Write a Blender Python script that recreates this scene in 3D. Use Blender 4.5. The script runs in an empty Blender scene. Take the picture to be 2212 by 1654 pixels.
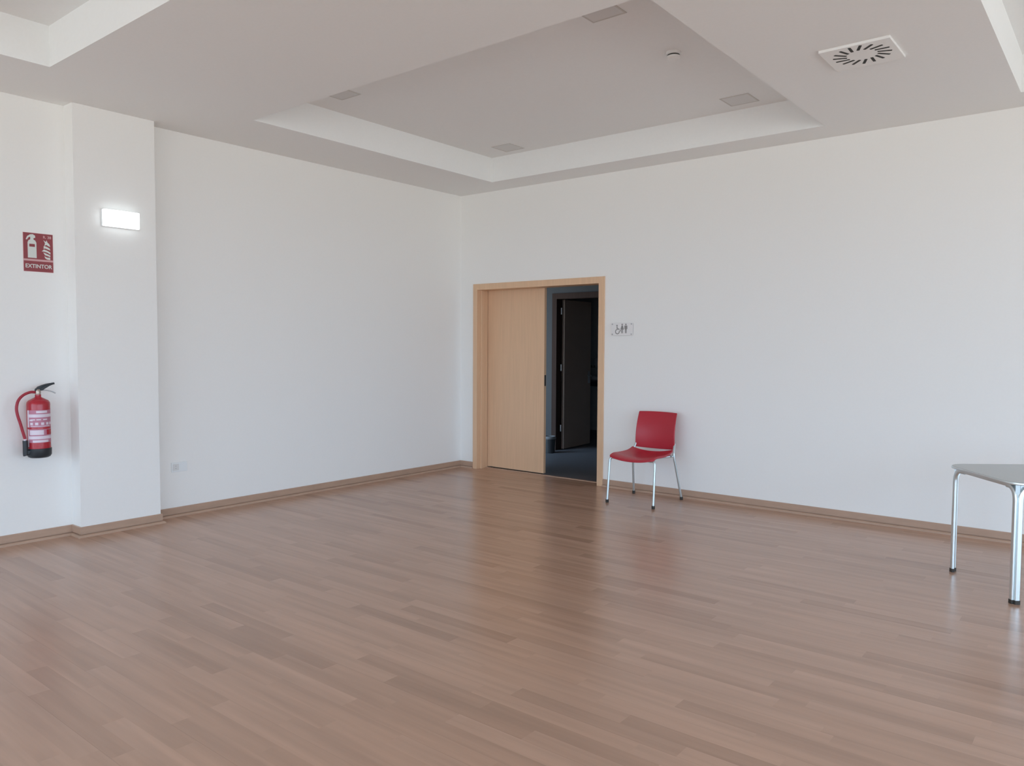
import bpy, bmesh, math, random
from mathutils import Vector, Matrix
random.seed(7)
S = bpy.context.scene
COL = S.collection
PI = math.pi

# ---------------------------------------------------------------- camera
cam_d = bpy.data.cameras.new('camera'); cam = bpy.data.objects.new('camera', cam_d); COL.objects.link(cam)
cam_d.sensor_fit = 'HORIZONTAL'; cam_d.sensor_width = 36.0; cam_d.lens = 1661.15 * 36.0 / 2212.0
cam_d.clip_start = 0.05
yaw, pit, rol = -0.6783, -0.0482, 0.0050
fw = Vector((math.cos(pit)*math.sin(yaw), math.cos(pit)*math.cos(yaw), math.sin(pit)))
rt = Vector((math.cos(yaw), -math.sin(yaw), 0)); up = rt.cross(fw)
r2 = math.cos(rol)*rt + math.sin(rol)*up; u2 = -math.sin(rol)*rt + math.cos(rol)*up
M = Matrix((r2, u2, -fw)).transposed().to_4x4()
M.translation = Vector((6.1044, -6.6187, 1.4189))
cam.matrix_world = M
S.camera = cam

# ---------------------------------------------------------------- colour management, world
S.view_settings.view_transform = 'Standard'; S.view_settings.look = 'None'
S.view_settings.gamma = 1.0; S.view_settings.use_curve_mapping = False
S.view_settings.exposure = 0.37
S.cycles.use_denoising = True
S.cycles.max_bounces = 14; S.cycles.diffuse_bounces = 10; S.cycles.glossy_bounces = 4
S.cycles.sample_clamp_indirect = 6.0
SKY = (0.68, 0.93, 1.22); GROUND = (0.775, 0.82, 0.815)
SKY_S, GROUND_S = 4.3, 3.75
w = bpy.data.worlds.new('sky'); S.world = w; w.use_nodes = True
nt = w.node_tree; nt.nodes.clear()
tc = nt.nodes.new('ShaderNodeTexCoord'); sep = nt.nodes.new('ShaderNodeSeparateXYZ')
rmp = nt.nodes.new('ShaderNodeValToRGB'); bg = nt.nodes.new('ShaderNodeBackground'); out = nt.nodes.new('ShaderNodeOutputWorld')
mr = nt.nodes.new('ShaderNodeMapRange'); mr.inputs['From Min'].default_value = -1; mr.inputs['From Max'].default_value = 1
nt.links.new(tc.outputs['Generated'], sep.inputs[0]); nt.links.new(sep.outputs['Z'], mr.inputs['Value'])
nt.links.new(mr.outputs[0], rmp.inputs['Fac']); nt.links.new(rmp.outputs['Color'], bg.inputs['Color'])
nt.links.new(bg.outputs[0], out.inputs['Surface']); bg.inputs['Strength'].default_value = 1.0
cr = rmp.color_ramp
cr.elements[0].position = 0.47; cr.elements[0].color = (*[c*GROUND_S for c in GROUND], 1)
cr.elements[1].position = 0.51; cr.elements[1].color = (*[c*SKY_S for c in SKY], 1)

H = 3.1412; RD = 0.25           # ceiling height, depth of the coffers
XR, YF = 11.4, -11.6             # far extents of the hall (right wall, window wall behind the camera)
WINS = [(0.4, 3.3), (4.0, 6.8), (7.6, 10.0)]    # window openings in the wall behind the camera
WZ0, WZ1 = 0.12, 2.95
SIDE_WINS = [(-11.0, -7.8), (-7.4, -4.2), (-3.8, -0.6)]       # openings in the right wall
def portal(name, loc, rot, sx, sy):
    l = bpy.data.lights.new(name, 'AREA'); l.shape = 'RECTANGLE'; l.size = sx; l.size_y = sy
    l.cycles.is_portal = True
    o = bpy.data.objects.new(name, l); COL.objects.link(o); o.location = loc; o.rotation_euler = rot
for a, b in WINS:
    portal('window_portal', ((a+b)/2, YF-0.1, (WZ0+WZ1)/2), (PI/2, 0, 0), b-a, WZ1-WZ0)
for a, b in SIDE_WINS:
    portal('window_portal', (XR+0.1, (a+b)/2, (WZ0+WZ1)/2), (PI/2, 0, PI/2), b-a, WZ1-WZ0)

# ---------------------------------------------------------------- materials
def mat(name, col, rough=0.5, metal=0.0, spec=0.5, emit=None, es=0.0, coat=0.0, alpha=None):
    m = bpy.data.materials.new(name); m.use_nodes = True
    b = m.node_tree.nodes['Principled BSDF']
    b.inputs['Base Color'].default_value = (*col, 1); b.inputs['Roughness'].default_value = rough
    b.inputs['Metallic'].default_value = metal; b.inputs['Specular IOR Level'].default_value = spec
    if coat: b.inputs['Coat Weight'].default_value = coat; b.inputs['Coat Roughness'].default_value = 0.15
    if emit: b.inputs['Emission Color'].default_value = (*emit, 1); b.inputs['Emission Strength'].default_value = es
    if alpha is not None: b.inputs['Alpha'].default_value = alpha
    return m
def N(m, t, **k):
    n = m.node_tree.nodes.new(t)
    for a, v in k.items(): setattr(n, a, v)
    return n
def L(m, a, b): m.node_tree.links.new(a, b)
def math_node(m, op, a, b=None):
    n = N(m, 'ShaderNodeMath', operation=op)
    for i, v in enumerate((a, b)):
        if v is None: continue
        if isinstance(v, (int, float)): n.inputs[i].default_value = v
        else: L(m, v, n.inputs[i])
    return n.outputs[0]
def noise_variation(m, col, scale, amt, bump=0.0, stretch=(1, 1, 1)):
    b = m.node_tree.nodes['Principled BSDF']
    t = N(m, 'ShaderNodeTexCoord'); mp = N(m, 'ShaderNodeMapping'); mp.inputs['Scale'].default_value = stretch
    n = N(m, 'ShaderNodeTexNoise'); n.inputs['Scale'].default_value = scale; n.inputs['Detail'].default_value = 5
    L(m, t.outputs['Object'], mp.inputs[0]); L(m, mp.outputs[0], n.inputs['Vector'])
    r = N(m, 'ShaderNodeValToRGB'); r.color_ramp.elements[0].position = .3; r.color_ramp.elements[1].position = .7
    r.color_ramp.elements[0].color = (*[c*(1-amt) for c in col], 1); r.color_ramp.elements[1].color = (*[min(1, c*(1+amt)) for c in col], 1)
    L(m, n.outputs['Fac'], r.inputs['Fac']); L(m, r.outputs['Color'], b.inputs['Base Color'])
    if bump:
        bp = N(m, 'ShaderNodeBump'); bp.inputs['Strength'].default_value = bump; bp.inputs['Distance'].default_value = .002
        L(m, n.outputs['Fac'], bp.inputs['Height']); L(m, bp.outputs[0], b.inputs['Normal'])
    return m
WALLC = (0.86, 0.85, 0.825)
m_wall = noise_variation(mat('wall_paint', WALLC, .75, spec=.25), WALLC, 60, .006, .05)
CEILC = (0.85, 0.855, 0.845)
m_ceil = noise_variation(mat('ceiling_paint', CEILC, .9, spec=.1), CEILC, 50, .008, .05)
BEECH = (0.72, 0.475, 0.30)
m_beech = mat('beech_veneer', BEECH, .42)
noise_variation(m_beech, BEECH, 5, .04, 0, (9, 9, .45))
m_beechdark = noise_variation(mat('dark_brown_wood', (.055, .036, .030), .85, spec=.15), (.055, .036, .030), 5, .1, 0, (9, 9, .5))
BASEC = (0.45, 0.30, 0.215)
m_base = noise_variation(mat('skirting_laminate', BASEC, .4), BASEC, 6, .05, 0, (1, 1, 6))
m_aluminium = mat('satin_aluminium', (.78, .86, .88), .28, .85)
m_chrome = mat('grey_metal_tube', (.60, .68, .70), .3, .7)
m_tabletop = mat('grey_table_top', (.42, .45, .45), .28)
m_red = mat('red_plastic', (.44, .020, .036), .38, spec=.45)
m_redpaint = mat('red_enamel', (.42, .02, .034), .25)
m_redhose = mat('red_hose', (.36, .025, .045), .5)
m_black = mat('black_plastic', (.02, .025, .03), .45)
m_darkrub = mat('dark_rubber', (.04, .035, .03), .7)
m_label = mat('white_label', (.75, .66, .74), .5)
m_labelpink = mat('pink_label_print', (.50, .20, .28), .5)
m_signred = mat('sign_red', (.27, .042, .050), .5)
m_signwhite = mat('sign_white', (.66, .68, .64), .5)
m_signpale = mat('sign_pale_pink', (.62, .36, .36), .5)
m_white = mat('white_plastic', (.80, .82, .82), .4)
m_whitemetal = mat('white_enamel_metal', (.82, .81, .79), .4)
m_brass = mat('brass_valve', (.45, .38, .32), .35, .8)
m_slot = mat('dark_slot', (.035, .035, .03), .8)
m_greyline = mat('grey_joint', (.60, .58, .55), .8)
m_luminaire = mat('unlit_luminaire_cover', (.70, .695, .68), .7)
m_pict = mat('grey_print', (.27, .26, .255), .6)
m_acrylic = mat('pale_acrylic', (.80, .78, .77), .3)
m_steel = mat('steel', (.45, .46, .47), .35, .9)
m_exit = mat('lit_emergency_cover', (.9, .95, .97), .4, emit=(.88, .97, 1.0), es=1.7)
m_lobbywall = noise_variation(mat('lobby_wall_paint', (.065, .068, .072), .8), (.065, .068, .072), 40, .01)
m_washpaint = mat('washroom_paint', (.6, .62, .65), .8)
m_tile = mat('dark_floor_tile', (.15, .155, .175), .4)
m_darkdoor = mat('brown_door_veneer', (.38, .29, .24), .7, spec=.2)
m_darkbin = mat('grey_bin', (.055, .058, .062), .4); m_binbag = mat('bin_bag', (.20, .205, .21), .6)
m_ceramic = mat('white_ceramic', (.7, .73, .76), .2)
m_counter = mat('dark_counter', (.05, .055, .07), .35)
m_pane = bpy.data.materials.new('window_glass'); m_pane.use_nodes = True
_n = m_pane.node_tree; _n.nodes.clear()
_o = _n.nodes.new('ShaderNodeOutputMaterial'); _t = _n.nodes.new('ShaderNodeBsdfTransparent'); _g = _n.nodes.new('ShaderNodeBsdfGlossy'); _m = _n.nodes.new('ShaderNodeMixShader')
_m.inputs[0].default_value = .06; _g.inputs['Roughness'].default_value = .02
_n.links.new(_t.outputs[0], _m.inputs[1]); _n.links.new(_g.outputs[0], _m.inputs[2]); _n.links.new(_m.outputs[0], _o.inputs[0])

# floor: three-strip laminate running along x
m_floor = mat('oak_laminate', (.4, .25, .18), .3)
def build_floor_mat(m):
    b = m.node_tree.nodes['Principled BSDF']
    g = N(m, 'ShaderNodeNewGeometry'); s = N(m, 'ShaderNodeSeparateXYZ'); L(m, g.outputs['Position'], s.inputs[0])
    SW, SL = 0.083, 0.74
    row = math_node(m, 'FLOOR', math_node(m, 'DIVIDE', s.outputs['Y'], SW))
    wn = N(m, 'ShaderNodeTexWhiteNoise', noise_dimensions='1D'); L(m, row, wn.inputs['W'])
    xo = math_node(m, 'ADD', math_node(m, 'DIVIDE', s.outputs['X'], SL), math_node(m, 'MULTIPLY', wn.outputs['Value'], 7.3))
    colu = math_node(m, 'FLOOR', xo)
    c = N(m, 'ShaderNodeCombineXYZ'); L(m, row, c.inputs[0]); L(m, colu, c.inputs[1])
    w2 = N(m, 'ShaderNodeTexWhiteNoise', noise_dimensions='3D'); L(m, c.outputs[0], w2.inputs['Vector'])
    ramp = N(m, 'ShaderNodeValToRGB'); L(m, w2.outputs['Value'], ramp.inputs['Fac'])
    e = ramp.color_ramp.elements
    e[0].position = 0.0; e[0].color = (*FL_D, 1)
    e[1].position = 1.0; e[1].color = (*FL_L, 1)
    k = e.new(.22); k.color = (*FL_M, 1)
    # long grain, different in every strip
    c2 = N(m, 'ShaderNodeCombineXYZ')
    L(m, math_node(m, 'MULTIPLY', s.outputs['X'], 1.1), c2.inputs[0]); L(m, math_node(m, 'MULTIPLY', s.outputs['Y'], 17), c2.inputs[1])
    L(m, math_node(m, 'MULTIPLY', w2.outputs['Value'], 37), c2.inputs[2])
    n = N(m, 'ShaderNodeTexNoise'); n.inputs['Scale'].default_value = 1; n.inputs['Detail'].default_value = 4; n.inputs['Roughness'].default_value = .5
    L(m, c2.outputs[0], n.inputs['Vector'])
    mrn = N(m, 'ShaderNodeMapRange'); mrn.inputs['From Min'].default_value = .25; mrn.inputs['From Max'].default_value = .75
    mrn.inputs['To Min'].default_value = .86; mrn.inputs['To Max'].default_value = 1.13; L(m, n.outputs['Fac'], mrn.inputs['Value'])
    # seams
    fy = math_node(m, 'FRACT', math_node(m, 'DIVIDE', s.outputs['Y'], SW*3))
    seam = math_node(m, 'LESS_THAN', fy, .012)
    dark = math_node(m, 'SUBTRACT', 1.0, math_node(m, 'MULTIPLY', seam, .10))
    f = math_node(m, 'MULTIPLY', mrn.outputs[0], dark)
    v = N(m, 'ShaderNodeVectorMath', operation='SCALE'); L(m, ramp.outputs['Color'], v.inputs[0]); L(m, f, v.inputs['Scale'])
    L(m, v.outputs[0], b.inputs['Base Color'])
    b.inputs['Roughness'].default_value = FL_R; b.inputs['Specular IOR Level'].default_value = FL_S
FL_D, FL_M, FL_L = (.372, .226, .155), (.440, .272, .190), (.472, .296, .210)
FL_R, FL_S = .26, .75
build_floor_mat(m_floor)

# ---------------------------------------------------------------- helpers
def B(): return bmesh.new()
def obj(name, bm, m, parent=None, smooth=False, loc=None, rot=None):
    bmesh.ops.recalc_face_normals(bm, faces=bm.faces)
    me = bpy.data.meshes.new(name); bm.to_mesh(me); bm.free()
    for mm in (m if isinstance(m, (list, tuple)) else [m]): me.materials.append(mm)
    if smooth:
        for p in me.polygons: p.use_smooth = True
        try: me.set_sharp_from_angle(angle=math.radians(38))
        except Exception: pass
    o = bpy.data.objects.new(name, me); COL.objects.link(o)
    if parent: o.parent = parent
    if loc: o.location = loc
    if rot: o.rotation_euler = rot
    return o
def thing(name, label, cat, loc=(0, 0, 0), rotz=0, group=None, kind=None):
    o = bpy.data.objects.new(name, None); COL.objects.link(o); o.location = loc; o.rotation_euler = (0, 0, rotz)
    o.empty_display_size = .1
    if kind: o['kind'] = kind
    if label: o['label'] = label
    if cat: o['category'] = cat
    if group: o['group'] = group
    return o
def struct(o, label=None):
    o['kind'] = 'structure'
    if label: o['label'] = label
    return o
def box(bm, x0, x1, y0, y1, z0, z1, bev=0, seg=2):
    vs = [bm.verts.new((x, y, z)) for x in (x0, x1) for y in (y0, y1) for z in (z0, z1)]
    fs = [(0, 1, 3, 2), (4, 6, 7, 5), (0, 4, 5, 1), (2, 3, 7, 6), (0, 2, 6, 4), (1, 5, 7, 3)]
    faces = [bm.faces.new([vs[i] for i in f]) for f in fs]
    if bev:
        es = {e for f in faces for e in f.edges}
        bmesh.ops.bevel(bm, geom=list(es), offset=bev, segments=seg, affect='EDGES', profile=.5)
    return bm
def prism(bm, pts, axis, a, b):
    """polygon pts (2D) extruded between a and b along an axis"""
    def P(p, t):
        return {'x': (t, p[0], p[1]), 'y': (p[0], t, p[1]), 'z': (p[0], p[1], t)}[axis]
    A = [bm.verts.new(P(p, a)) for p in pts]; Bv = [bm.verts.new(P(p, b)) for p in pts]
    n = len(pts)
    bm.faces.new(A); bm.faces.new(Bv[::-1])
    for i in range(n): bm.faces.new((A[i], A[(i+1) % n], Bv[(i+1) % n], Bv[i]))
    return bm
def sweep(bm, path, section, ref=Vector((0, 0, 1)), cap=True):
    """sweep a closed 2D section along path points; ref gives the section's first axis"""
    path = [Vector(p) for p in path]; rings = []
    n = len(path); prev = None
    for i, p in enumerate(path):
        t = (path[min(i+1, n-1)] - path[max(i-1, 0)]).normalized()
        if callable(ref): a = Vector(ref(t))
        else:
            a = ref if prev is None else prev
            a = (a - t*a.dot(t))
            if a.length < 1e-4: a = Vector((1, 0, 0)) - t*t.x
            a.normalize(); prev = a
        b = t.cross(a)
        rings.append([bm.verts.new(p + a*s[0] + b*s[1]) for s in section])
    k = len(section)
    for i in range(n-1):
        for j in range(k):
            bm.faces.new((rings[i][j], rings[i][(j+1) % k], rings[i+1][(j+1) % k], rings[i+1][j]))
    if cap: bm.faces.new(rings[0][::-1]); bm.faces.new(rings[-1])
    return bm
def circ(r, n=14): return [(r*math.cos(2*PI*i/n), r*math.sin(2*PI*i/n)) for i in range(n)]
def rrect(w_, h_, r, n=4):
    out_ = []
    for cx_, cy_, a0 in ((w_/2-r, h_/2-r, 0), (-w_/2+r, h_/2-r, 90), (-w_/2+r, -h_/2+r, 180), (w_/2-r, -h_/2+r, 270)):
        for i in range(n+1):
            a = math.radians(a0+90*i/n); out_.append((cx_+r*math.cos(a), cy_+r*math.sin(a)))
    return out_
def smooth_path(pts, n=8):
    """Catmull-Rom through the points"""
    P = [Vector(p) for p in pts]; P = [2*P[0]-P[1]] + P + [2*P[-1]-P[-2]]; o = []
    for i in range(1, len(P)-2):
        for k in range(n):
            t = k/n; a, b, c, d = P[i-1:i+3]
            o.append(.5*((2*b)+(c-a)*t+(2*a-5*b+4*c-d)*t*t+(3*b-a-3*c+d)*t**3))
    o.append(P[-2]); return o
def round_corners(pts, r, n=7):
    P = [Vector(p) for p in pts]; o = [P[0]]
    for i in range(1, len(P)-1):
        a = (P[i-1]-P[i]); b = (P[i+1]-P[i]); ra = min(r, a.length*.49, b.length*.49)
        p0 = P[i]+a.normalized()*ra; p1 = P[i]+b.normalized()*ra
        for k in range(n+1):
            t = k/n; o.append((1-t)**2*p0+2*t*(1-t)*P[i]+t*t*p1)
    o.append(P[-1]); return o
def lathe(bm, prof, n=32, cx=0, cy=0):
    rings = []
    for r, z in prof:
        rings.append([bm.verts.new((cx+r*math.cos(2*PI*i/n), cy+r*math.sin(2*PI*i/n), z)) for i in range(n)] if r > 1e-6 else [bm.verts.new((cx, cy, z))])
    for a, b in zip(rings, rings[1:]):
        for i in range(n):
            j = (i+1) % n
            if len(a) == 1 and len(b) == 1: continue
            if len(a) == 1: bm.faces.new((a[0], b[i], b[j]))
            elif len(b) == 1: bm.faces.new((a[i], a[j], b[0]))
            else: bm.faces.new((a[i], a[j], b[j], b[i]))
    return bm

# ---------------------------------------------------------------- the room shell
DX0, DX1, DH = 0.205, 1.965, 2.12      # outer edges of the door casing
WT = 0.25                              # thickness of the wall with the door
b = B(); box(b, -0.25, XR+.25, YF-.25, 0.135, -0.1, 0.0); o = obj('floor', b, m_floor); struct(o)

b = B()
xs = [-.25, .787, 4.18, 5.46, 8.85, XR+.25]; ys = [WT, -.372, -3.20, -4.63, -7.46, YF-.25]
for i in range(5):
    for j in range(5):
        x0, x1, y0, y1 = xs[i], xs[i+1], ys[j+1], ys[j]
        hole = i in (1, 3) and j in (1, 3)
        z = H+RD if hole else H
        b.faces.new([b.verts.new(p) for p in ((x0, y0, z), (x1, y0, z), (x1, y1, z), (x0, y1, z))])
        if hole:
            for (ax, ay), (bx, by) in (((x0, y0), (x1, y0)), ((x1, y0), (x1, y1)), ((x1, y1), (x0, y1)), ((x0, y1), (x0, y0))):
                b.faces.new([b.verts.new(p) for p in ((ax, ay, H), (bx, by, H), (bx, by, H+RD), (ax, ay, H+RD))])
bmesh.ops.remove_doubles(b, verts=b.verts, dist=1e-5)
# unseen slab added above the coffers to block light leaks
box(b, xs[0], xs[-1], ys[-1], ys[0], H+RD+.06, H+RD+.16)
struct(obj('ceiling', b, m_ceil))

TOPZ = H+.02
b = B(); box(b, -.25, 0, YF-.25, WT, 0, TOPZ); struct(obj('wall_left', b, m_wall))
b = B()
box(b, 0.0, DX0+.03, 0, WT, 0, TOPZ); box(b, DX1-.03, XR+.25, 0, WT, 0, TOPZ); box(b, DX0+.03, DX1-.03, 0, WT, DH-.03, TOPZ)
struct(obj('wall_back', b, m_wall))
def wall_with_windows(name, openings, along_x):
    b = B(); a0, a1 = (-.25, XR+.25) if along_x else (YF, 0)
    segs = []; p = a0
    for s, e in sorted(openings): segs.append((p, s)); p = e
    segs.append((p, a1))
    def bx(s, e, z0, z1):
        if along_x: box(b, s, e, YF-.25, YF, z0, z1)
        else: box(b, XR, XR+.25, s, e, z0, z1)
    for s, e in segs: bx(s, e, 0, TOPZ)
    for s, e in openings: bx(s, e, 0, WZ0); bx(s, e, WZ1, TOPZ)
    return struct(obj(name, b, m_wall))
wall_with_windows('wall_front', WINS, True); wall_with_windows('wall_right', SIDE_WINS, False)
k = 1
for wins, ax in ((WINS, True), (SIDE_WINS, False)):
    for s, e in wins:
        b = B(); mid = (s+e)/2
        def bx(b_, s_, e_, z0, z1, d0=-.14, d1=-.08):
            if ax: box(b_, s_, e_, YF+d0, YF+d1, z0, z1)
            else: box(b_, XR-d1, XR-d0, s_, e_, z0, z1)
        for q in ((s, s+.06), (e-.06, e), (mid-.04, mid+.04)): bx(b, *q, WZ0, WZ1)
        for z in ((WZ0, WZ0+.06), (WZ1-.06, WZ1)): bx(b, s, e, *z)
        w_ = obj('window_%d' % k, b, m_whitemetal); struct(w_)
        g = B(); bx(g, s+.06, e-.06, WZ0+.06, WZ1-.06, -.112, -.108); obj('pane', g, m_pane, w_)
        k += 1

# pillar standing out of the left wall
PX, PY0, PY1 = 0.145, -4.251, -3.6585
b = B(); box(b, 0, PX, PY0, PY1, 0, TOPZ); struct(obj('wall_pillar', b, m_wall), 'square white pillar standing out of the left wall')

# skirting: board with a small quarter round at its foot
def skirting(name, lines):
    """each polyline has the room on its right-hand side; corners are mitred"""
    b = B()
    prof = [(0, 0), (.030, 0), (.0295, .006), (.026, .012), (.020, .0165), (.013, .018), (.004, .0185), (.004, .024), (.0115, .0245), (.0115, .072), (.008, .0755), (0, .0755)]
    m_ = len(prof)
    for line in lines:
        P = [Vector(p) for p in line]; rings = []
        for i, p in enumerate(P):
            ns = []
            for q, r_ in ((i-1, i), (i, i+1)):
                if 0 <= q and r_ < len(P):
                    d_ = (P[r_]-P[q]).normalized(); ns.append(Vector((d_.y, -d_.x)))
            n = ns[0] if len(ns) == 1 else (ns[0]+ns[1])/(1+ns[0].dot(ns[1]))
            rings.append([b.verts.new((*(p+n*u), z)) for u, z in prof])
        b.faces.new(rings[0]); b.faces.new(rings[-1][::-1])
        for A, C in zip(rings, rings[1:]):
            for i in range(m_): b.faces.new((A[i], A[(i+1) % m_], C[(i+1) % m_], C[i]))
    o = obj(name, b, m_base); struct(o); return o
skirting('baseboard_left', [[(0, YF), (0, PY0), (PX, PY0), (PX, PY1), (0, PY1), (0, 0)]])
skirting('baseboard_back', [[(0, 0), (DX0, 0)], [(DX1, 0), (XR, 0)]])
skirting('baseboard_right', [[(XR, 0), (XR, YF)]])
skirting('baseboard_front', [[(XR, YF), (0, YF)]])

# ---------------------------------------------------------------- sliding door
d = thing('door_1', 'beech sliding door in its frame, pushed half open', None, (DX0, 0, 0), kind='structure')
def dl(x): return x-DX0
CI0, CI1, CT = .265, 1.897, 2.052     # inner edges of the casing
b = B()
box(b, 0, dl(CI0), -.016, .0, 0, DH, .002); box(b, dl(CI1), dl(DX1), -.016, 0, 0, DH, .002); box(b, dl(CI0), dl(CI1), -.016, 0, CT, DH, .002)
obj('casing', b, m_beech, d)
b = B()
box(b, dl(.236), dl(CI0), 0, WT, 0, CT+.03); box(b, dl(CI1), dl(1.934), 0, WT, 0, CT+.03); box(b, dl(CI0), dl(CI1), 0, .165, CT, CT+.03)
obj('jamb', b, m_beech, d)
b = B(); box(b, dl(CI0), dl(CI0)+.018, .045, .085, 0, CT, .002); box(b, dl(CI0), dl(CI0)+.006, .085, .165, 0, CT)
obj('door_stop', b, m_beech, d)
LX0, LX1 = .268, 1.084
b = B(); box(b, dl(LX0), dl(LX1), .172, .212, .014, CT+.02, .0015); leaf = obj('door_leaf', b, m_beech, d)
b = B(); box(b, dl(LX1)-.0005, dl(LX1)+.0015, .180, .204, .98, 1.10); obj('door_handle', b, m_black, leaf)
b = B(); box(b, dl(LX0)+.05, dl(LX1)-.03, .186, .198, .001, .014); obj('floor_guide', b, m_darkrub, d)
b = B(); prism(b, [(.128, 0), (.165, 0), (.162, .006), (.131, .006)], 'x', CI0, CI1); struct(obj('trim_1', b, m_base), 'wooden threshold strip under the sliding door')

# ---------------------------------------------------------------- dark lobby behind the door
LB = 1.9
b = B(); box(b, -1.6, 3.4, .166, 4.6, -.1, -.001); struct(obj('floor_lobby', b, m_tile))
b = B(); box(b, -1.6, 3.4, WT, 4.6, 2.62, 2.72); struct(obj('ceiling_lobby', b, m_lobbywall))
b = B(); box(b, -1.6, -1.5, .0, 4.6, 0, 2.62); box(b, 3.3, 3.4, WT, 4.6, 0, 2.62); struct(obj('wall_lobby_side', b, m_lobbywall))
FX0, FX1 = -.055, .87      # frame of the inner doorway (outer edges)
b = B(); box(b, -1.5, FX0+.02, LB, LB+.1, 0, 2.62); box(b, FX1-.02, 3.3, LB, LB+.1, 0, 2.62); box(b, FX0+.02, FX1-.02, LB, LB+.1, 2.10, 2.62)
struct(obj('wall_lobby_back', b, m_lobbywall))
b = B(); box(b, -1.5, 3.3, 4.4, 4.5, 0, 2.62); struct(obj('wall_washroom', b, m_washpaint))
d2 = thing('door_2', 'dark brown inner door standing open in the lobby behind the sliding door', None, (FX0, LB, 0), kind='structure')
b = B(); W2 = FX1-FX0
box(b, 0, .075, -.014, 0, 0, 2.13); box(b, W2-.075, W2, -.014, 0, 0, 2.13); box(b, .075, W2-.075, -.014, 0, 2.055, 2.13)
obj('casing', b, m_beechdark, d2)
b = B(); box(b, .02, .075, 0, .1, 0, 2.08); box(b, W2-.075, W2-.02, 0, .1, 0, 2.08); box(b, .075, W2-.075, 0, .1, 2.055, 2.08)
obj('jamb', b, m_beechdark, d2)
b = B(); box(b, 0, .76, -.02, .02, .01, 2.05)
lf = obj('door_leaf', b, m_darkdoor, d2, loc=(.098, .115, 0), rot=(0, 0, math.radians(95)))
b = B(); sweep(b, round_corners([(.70, -.02, 1.0), (.70, -.07, 1.0), (.58, -.07, 1.0)], .02), circ(.011, 8)); box(b, .68, .72, -.028, -.02, .89, 1.06)
obj('door_handle', b, m_steel, lf, True)
for z in (.25, 1.08, 1.85):
    b = B(); lathe(b, [(0, z), (.012, z), (.012, z+.09), (0, z+.09)], 10); obj('hinge', b, m_steel, d2, loc=(.082, .09, 0))
# bin beside the inner door
t = thing('waste_bin', 'small grey waste bin with a white bag on the dark lobby floor', 'bin', (.10, LB-.26, 0))
b = B(); lathe(b, [(0, 0), (.062, 0), (.066, .012), (.078, .20), (.080, .21), (.074, .205), (.06, .02), (0, .02)], 24); obj('body', b, m_darkbin, t, True)
b = B(); lathe(b, [(.0795, .185), (.083, .19), (.082, .213), (.076, .222), (.070, .20)], 24); obj('bin_liner', b, m_binbag, t, True)
# washbasin deep in the dark washroom
t = thing('washbasin', 'pale washbasin on a dark counter, barely visible in the dark room behind the sliding door', 'washbasin', (-.75, 4.088, 0))
b = B(); box(b, -.6, .9, -.28, .305, .78, .84, .005); obj('counter', b, m_counter, t)
b = B(); lathe(b, [(0, .845), (.10, .845), (.19, .88), (.21, .925), (.20, .93), (.17, .88), (.08, .862), (0, .862)], 28); obj('bowl', b, m_ceramic, t, True)
b = B(); sweep(b, round_corners([(0, .25, .84), (0, .25, 1.04), (0, .12, 1.04), (0, .12, .99)], .04), circ(.013, 8)); obj('tap', b, m_steel, t, True)
for sx in (-.55, .85):
    b = B(); box(b, sx-.03, sx+.03, -.2, .29, 0, .78); obj('support', b, m_lobbywall, t)
dp = None
for dx, lab in ((-1.00, 'left of two pale soap dispensers on the far wall of the dark room'), (-.94, 'right of two pale soap dispensers on the far wall of the dark room')):
    if dp is None:
        dp = thing('soap_dispenser', lab, 'soap dispenser', (dx, 4.4, 1.05), group='soap dispensers in the dark room')
        b = B(); prism(b, [(0, .0), (-.05, .012), (-.062, .05), (-.062, .15), (-.05, .17), (0, .17)], 'x', -.02, .02); obj('body', b, m_ceramic, dp)
        b = B(); box(b, -.008, .008, -.070, -.060, .01, .05); obj('push_lever', b, m_steel, dp)
    else:
        c = dp.copy(); COL.objects.link(c); c.location = (dx, 4.4, 1.05); c['label'] = lab
        for ch in list(dp.children): q = ch.copy(); COL.objects.link(q); q.parent = c

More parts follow.
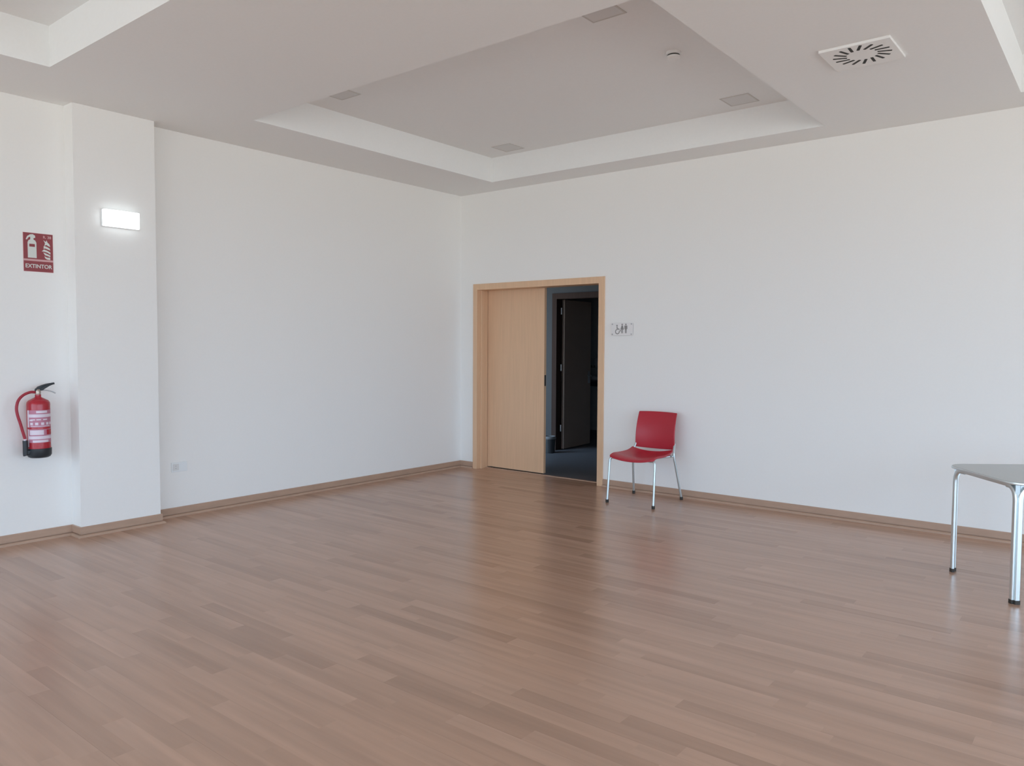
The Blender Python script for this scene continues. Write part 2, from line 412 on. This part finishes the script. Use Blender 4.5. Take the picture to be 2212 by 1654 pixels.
# ---------------------------------------------------------------- red chair
def make_chair():
    t = thing('stacking_chair', 'red plastic chair with grey metal legs standing against the white wall', 'chair', (2.648, -.392, 0), math.radians(1.5))
    # seat shell
    def seat_pt(u, v, off):
        # u -1..1 across, v 0..1 front to rear
        hw = .226 - .016*v**2 - .004*(1-v)**3
        x = hw*u
        y = -.262 + .02*(u*u)**2 + v*.405
        z = .457 - .027*(1-u*u) - .010*math.sin(PI*v) - .022*(max(0, .22-v)/.22)**2 + .020*max(0, (v-.72)/.28)**2
        return (x, y, z-off)
    b = B(); NU, NV = 20, 18
    G = []
    for off in (0, .021):
        G.append([[b.verts.new(seat_pt(-1+2*i/NU, j/NV, off)) for i in range(NU+1)] for j in range(NV+1)])
    for s in (0, 1):
        for j in range(NV):
            for i in range(NU):
                f = (G[s][j][i], G[s][j][i+1], G[s][j+1][i+1], G[s][j+1][i]); b.faces.new(f if s == 0 else f[::-1])
    for i in range(NU):
        b.faces.new((G[0][0][i], G[1][0][i], G[1][0][i+1], G[0][0][i+1])); b.faces.new((G[0][NV][i], G[0][NV][i+1], G[1][NV][i+1], G[1][NV][i]))
    for j in range(NV):
        b.faces.new((G[0][j][0], G[0][j+1][0], G[1][j+1][0], G[1][j][0])); b.faces.new((G[0][j][NU], G[1][j][NU], G[1][j+1][NU], G[0][j+1][NU]))
    o = obj('seat', b, m_red, t, True)
    mo = o.modifiers.new('bev', 'BEVEL'); mo.width = .005; mo.segments = 3; mo.angle_limit = math.radians(40)
    # backrest shell, hollowed a little towards the sitter
    def back_pt(u, v, off):
        hw = .203 - .008*v
        x = hw*u
        zb = .468 - .008*(1-u*u); zt = .803 + .003*(1-u*u)
        z = zb + (zt-zb)*v
        y = .205 + .028*(1-u*u) + .055*v*v - .012*math.sin(PI*v) + off
        return (x, y, z)
    b = B(); G = []
    for off in (0, .016):
        G.append([[b.verts.new(back_pt(-1+2*i/NU, j/NV, off)) for i in range(NU+1)] for j in range(NV+1)])
    for s in (0, 1):
        for j in range(NV):
            for i in range(NU):
                f = (G[s][j][i], G[s][j][i+1], G[s][j+1][i+1], G[s][j+1][i]); b.faces.new(f)
    for i in range(NU):
        b.faces.new((G[0][0][i], G[1][0][i], G[1][0][i+1], G[0][0][i+1])); b.faces.new((G[0][NV][i], G[0][NV][i+1], G[1][NV][i+1], G[1][NV][i]))
    for j in range(NV):
        b.faces.new((G[0][j][0], G[0][j+1][0], G[1][j+1][0], G[1][j][0])); b.faces.new((G[0][j][NU], G[1][j][NU], G[1][j+1][NU], G[0][j+1][NU]))
    o = obj('backrest', b, m_red, t, True)
    mo = o.modifiers.new('bev', 'BEVEL'); mo.width = .006; mo.segments = 3; mo.angle_limit = math.radians(40)
    R = .0105
    for s in (-1, 1):
        fl = [(s*.232, -.262, .018), (s*.228, -.240, .28), (s*.226, -.232, .375), (s*.214, -.226, .406), (s*.17, -.215, .406)]
        b = B(); sweep(b, smooth_path(fl, 6), circ(R, 12)); o = obj('leg', b, m_chrome, t, True)
        b = B(); lathe(b, [(0, 0), (.013, 0), (.015, .004), (.0145, .028), (0, .028)], 14, s*.232, -.262); obj('foot_cap', b, m_darkrub, o, True)
        rl = [(s*.248, .272, .018), (s*.226, .215, .25), (s*.212, .182, .40), (s*.205, .190, .46), (s*.196, .222, .52)]
        b = B(); sweep(b, smooth_path(rl, 6), circ(R, 12)); o = obj('leg', b, m_chrome, t, True)
        b = B(); lathe(b, [(0, 0), (.013, 0), (.015, .004), (.0145, .028), (0, .028)], 14, s*.248, .272); obj('foot_cap', b, m_darkrub, o, True)
    b = B()
    for s in (-1, 1): sweep(b, smooth_path([(s*.15, -.215, .405), (s*.135, 0, .405), (s*.135, .10, .405), (s*.205, .185, .412)], 6), circ(.010, 10))
    sweep(b, [(-.18, -.19, .404), (-.06, -.19, .396), (.06, -.19, .396), (.18, -.19, .404)], circ(.009, 10)); sweep(b, [(-.2, .16, .412), (.2, .16, .412)], circ(.009, 10))
    obj('seat_frame', b, m_chrome, t, True)
make_chair()

# ---------------------------------------------------------------- table at the right edge
def make_table():
    P1 = Vector((5.239, -1.088)); P2 = Vector((5.636, -1.600))
    side = (P2-P1).length
    e1 = (P2-P1).normalized(); ctr = P1 + e1*side/2 + Vector((-e1.y, e1.x))*side/2
    rz = math.atan2(e1.y, e1.x)
    t = thing('small_table', 'square silver grey table with paired aluminium legs cut off by the right edge', 'table', (ctr.x, ctr.y, 0), rz)
    TZ = .682; h = side/2
    # top with rounded corners
    b = B(); pts = rrect(side+.066, side+.066, .12, 8)
    prism(b, pts, 'z', TZ-.016, TZ)
    top = obj('table_top', b, m_tabletop, t)
    mo = top.modifiers.new('bev', 'BEVEL'); mo.width = .0035; mo.segments = 3; mo.angle_limit = math.radians(50)
    b = B(); sweep(b, [Vector((x*1.003, y*1.003, TZ-.009)) for x, y in pts+pts[:1]], rrect(.013, .004, .0015, 2), cap=False); obj('edge_band', b, m_aluminium, top, True)
    sec = rrect(.027, .016, .005, 3)
    for k in range(4):
        # a bent bar along one side, both ends turned down to be legs
        R_ = Matrix.Rotation(k*PI/2, 3, 'Z')
        yo = -h+.006; g = .024
        path = round_corners([(-h+g, yo, .022), (-h+g, yo, TZ-.024), (h-g, yo, TZ-.024), (h-g, yo, .022)], .085, 9)
        path = [R_ @ p for p in path]
        nrm = R_ @ Vector((0, 1, 0))
        b = B(); sweep(b, path, [(q[1], q[0]) for q in sec], ref=lambda tt, n_=nrm: n_)
        o = obj('leg_frame', b, m_aluminium, t, True)
        for sx in (-1, 1):
            c = R_ @ Vector((sx*(h-g), yo, 0)); b = B()
            pr_ = [Matrix.Rotation(k*PI/2, 2) @ Vector(q) + Vector((c.x, c.y)) for q in rrect(.031, .020, .005, 3)]
            prism(b, pr_, 'z', 0, .022); obj('foot_cap', b, m_darkrub, o)
    # corner plates joining the bars under the top
    for k in range(4):
        R_ = Matrix.Rotation(k*PI/2, 3, 'Z'); b = B()
        pts3 = [R_ @ Vector(p) for p in ((-h+.012, -h+.012, 0), (-h+.12, -h+.012, 0), (-h+.012, -h+.12, 0))]
        prism(b, [(p.x, p.y) for p in pts3], 'z', TZ-.046, TZ-.016)
        pl = [R_ @ Vector(p) for p in ((-h+.004, -h+.020, 0), (-h+.020, -h+.004, 0), (-h+.030, -h+.014, 0), (-h+.014, -h+.030, 0))]
        prism(b, [(p.x, p.y) for p in pl], 'z', .022, TZ-.018)
        obj('corner_bracket', b, m_chrome, t)
make_table()

# ---------------------------------------------------------------- fire extinguisher on the left wall
def make_extinguisher():
    t = thing('fire_extinguisher', 'red fire extinguisher with black base and curved hose hung on the wall beside the pillar', 'fire extinguisher', (.100, -4.500, .615), 0)
    R = .073
    b = B(); lathe(b, [(0, .035), (R, .035), (R, .375), (R*.97, .39), (R*.85, .403), (R*.55, .415), (R*.3, .425), (.019, .43), (.019, .445), (0, .445)], 40)
    body = obj('cylinder', b, m_redpaint, t, True)
    b = B(); lathe(b, [(0, 0), (R*.78, 0), (R*.93, .006), (R+.003, .02), (R+.004, .065), (R, .067), (0, .067)], 40); base = obj('base_cap', b, m_black, t, True)
    b = B(); lathe(b, [(0, .440), (.016, .440), (.018, .452), (.018, .47), (.013, .482), (0, .482)], 20); valve = obj('valve', b, m_brass, t, True)
    b = B(); sweep(b, smooth_path([(0, 0, .478), (.0, .012, .492), (.0, .045, .510), (0, .105, .520)], 6), rrect(.013, .022, .003, 2), ref=lambda tt: Vector((1, 0, 0)).cross(tt)); obj('lever', b, m_black, valve, True)
    b = B(); prism(b, [(-.020, .466), (-.012, .470), (.030, .474), (.042, .484), (.075, .504), (.10, .514), (.06, .518), (.03, .512), (.0, .500), (-.016, .484)], 'x', -.010, .010); obj('lever', b, m_black, valve)
    b = B(); sweep(b, smooth_path([(0, .005, .474), (0, .045, .474), (0, .085, .464), (0, .112, .450)], 6), rrect(.007, .018, .002, 2), ref=lambda tt: Vector((1, 0, 0)).cross(tt)); obj('carry_handle', b, m_steel, valve, True)
    hose = smooth_path([(.0, -.018, .462), (.004, -.05, .463), (.01, -.095, .445), (.014, -.128, .41), (.018, -.142, .36), (.02, -.138, .31), (.02, -.122, .25), (.02, -.108, .19), (.02, -.095, .14)], 6)
    b = B(); sweep(b, hose, circ(.0095, 12)); o = obj('hose', b, m_redhose, t, True)
    b = B(); sweep(b, [(.0, -.006, .462), (.0, -.034, .463)], circ(.0075, 10)); obj('hose_coupling', b, m_steel, o, True)
    b = B(); sweep(b, [(.02, -.096, .146), (.02, -.095, .122)], circ(.0085, 12)); obj('hose_ferrule', b, m_label, o, True)
    b = B(); sweep(b, [(.02, -.095, .128), (.02, -.094, .10), (.02, -.094, .03), (.02, -.092, .024)], circ(.0165, 14)); box(b, .002, .034, -.088, -.055, .030, .058, .003)
    obj('nozzle_holder', b, m_black, base, True)
    # printed label wrapped round the cylinder
    def patch(name, a0, a1, z0, z1, m, off, par):
        b = B(); n = 14; r = R+off
        lo = [b.verts.new((r*math.cos(math.radians(a0+(a1-a0)*i/n)), r*math.sin(math.radians(a0+(a1-a0)*i/n)), z0)) for i in range(n+1)]
        hi = [b.verts.new((v.co.x, v.co.y, z1)) for v in lo]
        for i in range(n): b.faces.new((lo[i], lo[i+1], hi[i+1], hi[i]))
        return obj(name, b, m, par, True)
    A0, A1 = -82, 62
    lab = patch('label', A0, A1, .218, .338, m_labelpink, .0006, t)
    def lp(a0, a1, z0, z1, m=m_label, off=.0012): patch('label_print', a0, a1, z0, z1, m, off, lab)
    lp(A0, A0+12, .218, .338); lp(A0+12, A1, .288, .310); lp(-30, 25, .318, .334); lp(A0+16, A0+34, .262, .274)
    for i, a in enumerate((-62, -36, -8, 18, 40)): lp(a, a+15, .234, .252)
    lp(-60, 40, .2235, .228)
    for a in (-58, -30, 2): lp(a, a+22, .268, .276)
    lab = patch('label', A0, A1, .110, .205, m_labelpink, .0006, t)
    lab['label'] = 'lower printed label'
    lp(A0, A0+10, .080, .205); lp(A0+10, A1, .135, .157); lp(A0+16, 5, .165, .198); lp(-50, 30, .112, .128)
    patch('label', 20, A1, .165, .20, m_redpaint, .0016, t)
make_extinguisher()

# wall sign above it
def text_mesh(name, s, size, m, parent, loc, rot, extrude=.0006, sx=1.0):
    c = bpy.data.curves.new(name, 'FONT'); c.body = s; c.size = size; c.extrude = extrude; c.align_x = 'CENTER'; c.align_y = 'CENTER'
    c.offset = size*.018
    tmp = bpy.data.objects.new(name+'_tmp', c); COL.objects.link(tmp)
    dg = bpy.context.evaluated_depsgraph_get(); me = bpy.data.meshes.new_from_object(tmp.evaluated_get(dg))
    bpy.data.objects.remove(tmp)
    me.materials.clear(); me.materials.append(m)
    o = bpy.data.objects.new(name, me); COL.objects.link(o); o.parent = parent; o.location = loc; o.rotation_euler = rot; o.scale = (sx, 1, 1)
    return o
def make_sign():
    t = thing('fire_extinguisher_sign', 'red and white EXTINTOR pictogram sign on the wall above the extinguisher', 'sign', (0, -4.4405, 2.066), 0)
    # local: +y to the right of the picture, z up; sign 0.191 x 0.272
    def plate(name, y0, y1, z0, z1, m, par=None, x0=.0, x1=.003): b = B(); box(b, x0, x1, y0, y1, z0, z1); return obj(name, b, m, par or t)
    plate('backing', -.0965, .0965, -.137, .137, m_signpale)
    up_ = plate('pictogram_panel', -.0945, .0945, -.048, .135, m_signred, x0=.003, x1=.004)
    lo_ = plate('text_panel', -.0945, .0945, -.135, -.062, m_signred, x0=.003, x1=.004)
    def shape(name, pts, m=m_signwhite, x0=.004, x1=.0048): b = B(); prism(b, pts, 'x', x0, x1); return obj(name, b, m, up_)
    # extinguisher pictogram
    body = [(-.068, -.040), (-.012, -.040), (-.012, .068), (-.018, .082), (-.030, .090), (-.030, .098), (-.018, .104), (-.020, .118), (-.034, .127), (-.052, .124), (-.070, .110), (-.079, .088), (-.072, .086), (-.062, .102), (-.050, .108), (-.050, .098), (-.050, .090), (-.062, .082), (-.068, .068)]
    shape('extinguisher_symbol', body)
    b = B(); prism(b, [(-.058, .038), (-.022, .038), (-.022, .058), (-.058, .058)], 'x', .0048, .0052); obj('symbol_band', b, m_signred, up_)
    fl = [[(.034, .092), (.050, .080), (.054, .094), (.060, .078), (.072, .066), (.078, .048), (.066, .052), (.052, .060), (.040, .052), (.044, .072)],
          [(.036, .052), (.056, .046), (.074, .036), (.078, .022), (.062, .028), (.044, .034), (.034, .030)],
          [(.022, .012), (.036, .026), (.056, .020), (.078, .008), (.078, -.006), (.058, .006), (.040, .010)],
          [(.032, .004), (.050, -.002), (.078, -.014), (.076, -.026), (.058, -.018), (.042, -.014)],
          [(.038, -.022), (.056, -.030), (.076, -.030), (.076, -.046), (.056, -.044), (.044, -.036)]]
    for f in fl: shape('flame_symbol', f)
    text_mesh('small_print', 'R. 38', .026, m_signpale, up_, (.0045, .058, .112), (PI/2, 0, PI/2))
    text_mesh('sign_text', 'EXTINTOR', .038, m_signwhite, lo_, (.0045, .0, -.0985), (PI/2, 0, PI/2), sx=.93)
make_sign()

# ---------------------------------------------------------------- emergency light on the pillar
t = thing('emergency_light', 'glowing white emergency light box high on the pillar', 'emergency light', (PX, -3.933, 2.350))
b = B(); box(b, 0, .02, -.136, .136, -.064, .064, .004); obj('housing', b, m_white, t)
b = B(); prism(b, [(.018, -.134), (.046, -.130), (.052, 0), (.046, .130), (.018, .134)], 'z', -.062, .062); o = obj('lit_cover', b, m_exit, t)
mo = o.modifiers.new('bev', 'BEVEL'); mo.width = .006; mo.segments = 2

# ---------------------------------------------------------------- socket on the left wall
t = thing('wall_socket', 'white double wall socket low on the left wall beside the pillar', 'socket', (0, -3.4255, .408))
b = B(); box(b, 0, .009, -.068, .068, -.040, .040, .003); obj('cover_plate', b, m_white, t)
b = B(); box(b, .009, .0105, -.058, -.006, -.026, .026); s1 = obj('socket_insert', b, m_luminaire, t)
for z in (-.010, .010):
    b = B(); sweep(b, [(.0104, -.032, z), (.011, -.032, z)], circ(.003, 8)); obj('pin_hole', b, m_pict, s1)
b = B(); box(b, .009, .0115, .006, .058, -.026, .026, .001); obj('blank_insert', b, m_white, t)

# ---------------------------------------------------------------- toilet sign right of the door
def make_wc():
    t = thing('restroom_sign', 'small pale pictogram sign with wheelchair and two figures right of the door', 'sign', (2.171, 0, 1.589))
    b = B(); box(b, -.122, .122, -.014, -.010, -.062, .062, .001); pl = obj('plate', b, m_acrylic, t)
    for sx in (-1, 1):
        for sz in (-1, 1):
            b = B(); sweep(b, [(sx*.108, 0, sz*.050), (sx*.108, -.018, sz*.050)], circ(.0065, 12)); obj('screw', b, m_steel, t, True)
    def disc(b, x, z, r, n=18): prism(b, [(x+r*math.cos(2*PI*i/n), z+r*math.sin(2*PI*i/n)) for i in range(n)], 'y', -.0148, -.0138)
    def poly(b, pts): prism(b, pts, 'y', -.0148, -.0138)
    # wheelchair
    b = B(); cx, cz = -.050, -.024; ro, ri, n = .026, .017, 26
    a0, a1 = math.radians(-250), math.radians(20)
    pts = [(cx+ro*math.cos(a0+(a1-a0)*i/n), cz+ro*math.sin(a0+(a1-a0)*i/n)) for i in range(n+1)] + [(cx+ri*math.cos(a1-(a1-a0)*i/n), cz+ri*math.sin(a1-(a1-a0)*i/n)) for i in range(n+1)]
    poly(b, pts); disc(b, -.055, .036, .008)
    poly(b, [(-.060, .026), (-.049, .026), (-.047, .008), (-.028, .006), (-.018, -.022), (-.008, -.020), (-.010, -.013), (-.019, -.014), (-.026, .0), (-.030, -.004), (-.057, -.004)])
    obj('wheelchair_symbol', b, m_pict, pl)
    b = B(); x = .004; disc(b, x, .046, .008)
    poly(b, [(x-.007, .036), (x+.007, .036), (x+.020, -.004), (x-.020, -.004)]); poly(b, [(x-.009, -.004), (x-.002, -.004), (x-.002, -.040), (x-.009, -.040)]); poly(b, [(x+.002, -.004), (x+.009, -.004), (x+.009, -.040), (x+.002, -.040)])
    obj('woman_symbol', b, m_pict, pl)
    b = B(); x = .046; disc(b, x, .046, .008)
    poly(b, [(x-.016, .035), (x+.016, .035), (x+.017, .0), (x+.011, .0), (x+.010, .022), (x+.009, -.040), (x+.002, -.040), (x+.001, -.006), (x-.001, -.006), (x-.002, -.040), (x-.009, -.040), (x-.010, .022), (x-.011, .0), (x-.017, .0)])
    obj('man_symbol', b, m_pict, pl)
make_wc()

# ---------------------------------------------------------------- ceiling fittings
t = thing('air_diffuser', 'square white ceiling air diffuser with a ring of dark swirl slots', 'air vent', (4.813, -1.762, H))
b = B(); box(b, -.192, .192, -.190, .190, -.016, .0, .002); pl = obj('face_plate', b, m_whitemetal, t)
for k in range(16):
    a = 2*PI*k/16 + math.radians(7)
    b = B(); rr = Matrix.Rotation(a, 3, 'Z'); sk = Matrix.Rotation(math.radians(17), 3, 'Z')
    pts = [rr @ (sk @ Vector((x, y, 0)) + Vector((.120, 0, 0))) + Vector((.004, -.018, 0)) for x, y in rrect(.078, .0165, .004, 2)]
    prism(b, [(p.x, p.y) for p in pts], 'z', -.0168, -.0140); obj('slot', b, m_slot, t)

t = thing('smoke_detector', 'round white smoke detector on the recessed ceiling panel', 'smoke detector', (3.640, -1.850, H+RD))
b = B(); lathe(b, [(0, 0), (.050, 0), (.050, -.016), (.046, -.019), (0, -.019)], 32); obj('base', b, m_whitemetal, t, True)
b = B(); lathe(b, [(0, -.018), (.041, -.018), (.041, -.028), (0, -.028)], 32); obj('sensing_gap', b, m_slot, t, True)
b = B(); lathe(b, [(0, -.028), (.045, -.028), (.043, -.040), (.034, -.048), (0, -.050)], 32); obj('cap', b, m_whitemetal, t, True)

spots = [(3.592, -.625, 'unlit square downlight by the coffer corner beyond the smoke detector'),
         (3.592, -2.700, 'unlit square downlight half hidden by the near coffer edge, at the top of the picture'),
         (1.195, -.610, 'unlit square downlight at the far corner of the coffer above the sliding door'),
         (1.195, -2.700, 'unlit square downlight at the left tip of the coffer, over the left wall')]
proto = None
for i, (x, y, lab) in enumerate(spots):
    if proto is None:
        proto = thing('recessed_downlight', lab, 'ceiling light', (x, y, H+RD), 0, 'unlit downlights in the recessed ceiling')
        b = B(); w_ = .118
        for q in ((-w_, w_, -w_, -w_+.012), (-w_, w_, w_-.012, w_), (-w_, -w_+.012, -w_+.012, w_-.012), (w_-.012, w_, -w_+.012, w_-.012)): box(b, *q, -.004, 0)
        obj('frame', b, m_greyline, proto)
        b = B(); box(b, -w_+.012, w_-.012, -w_+.012, w_-.012, -.003, 0); obj('diffuser', b, m_luminaire, proto)
    else:
        c = proto.copy(); COL.objects.link(c); c.location = (x, y, H+RD); c['label'] = lab
        for ch in list(proto.children): q = ch.copy(); COL.objects.link(q); q.parent = c
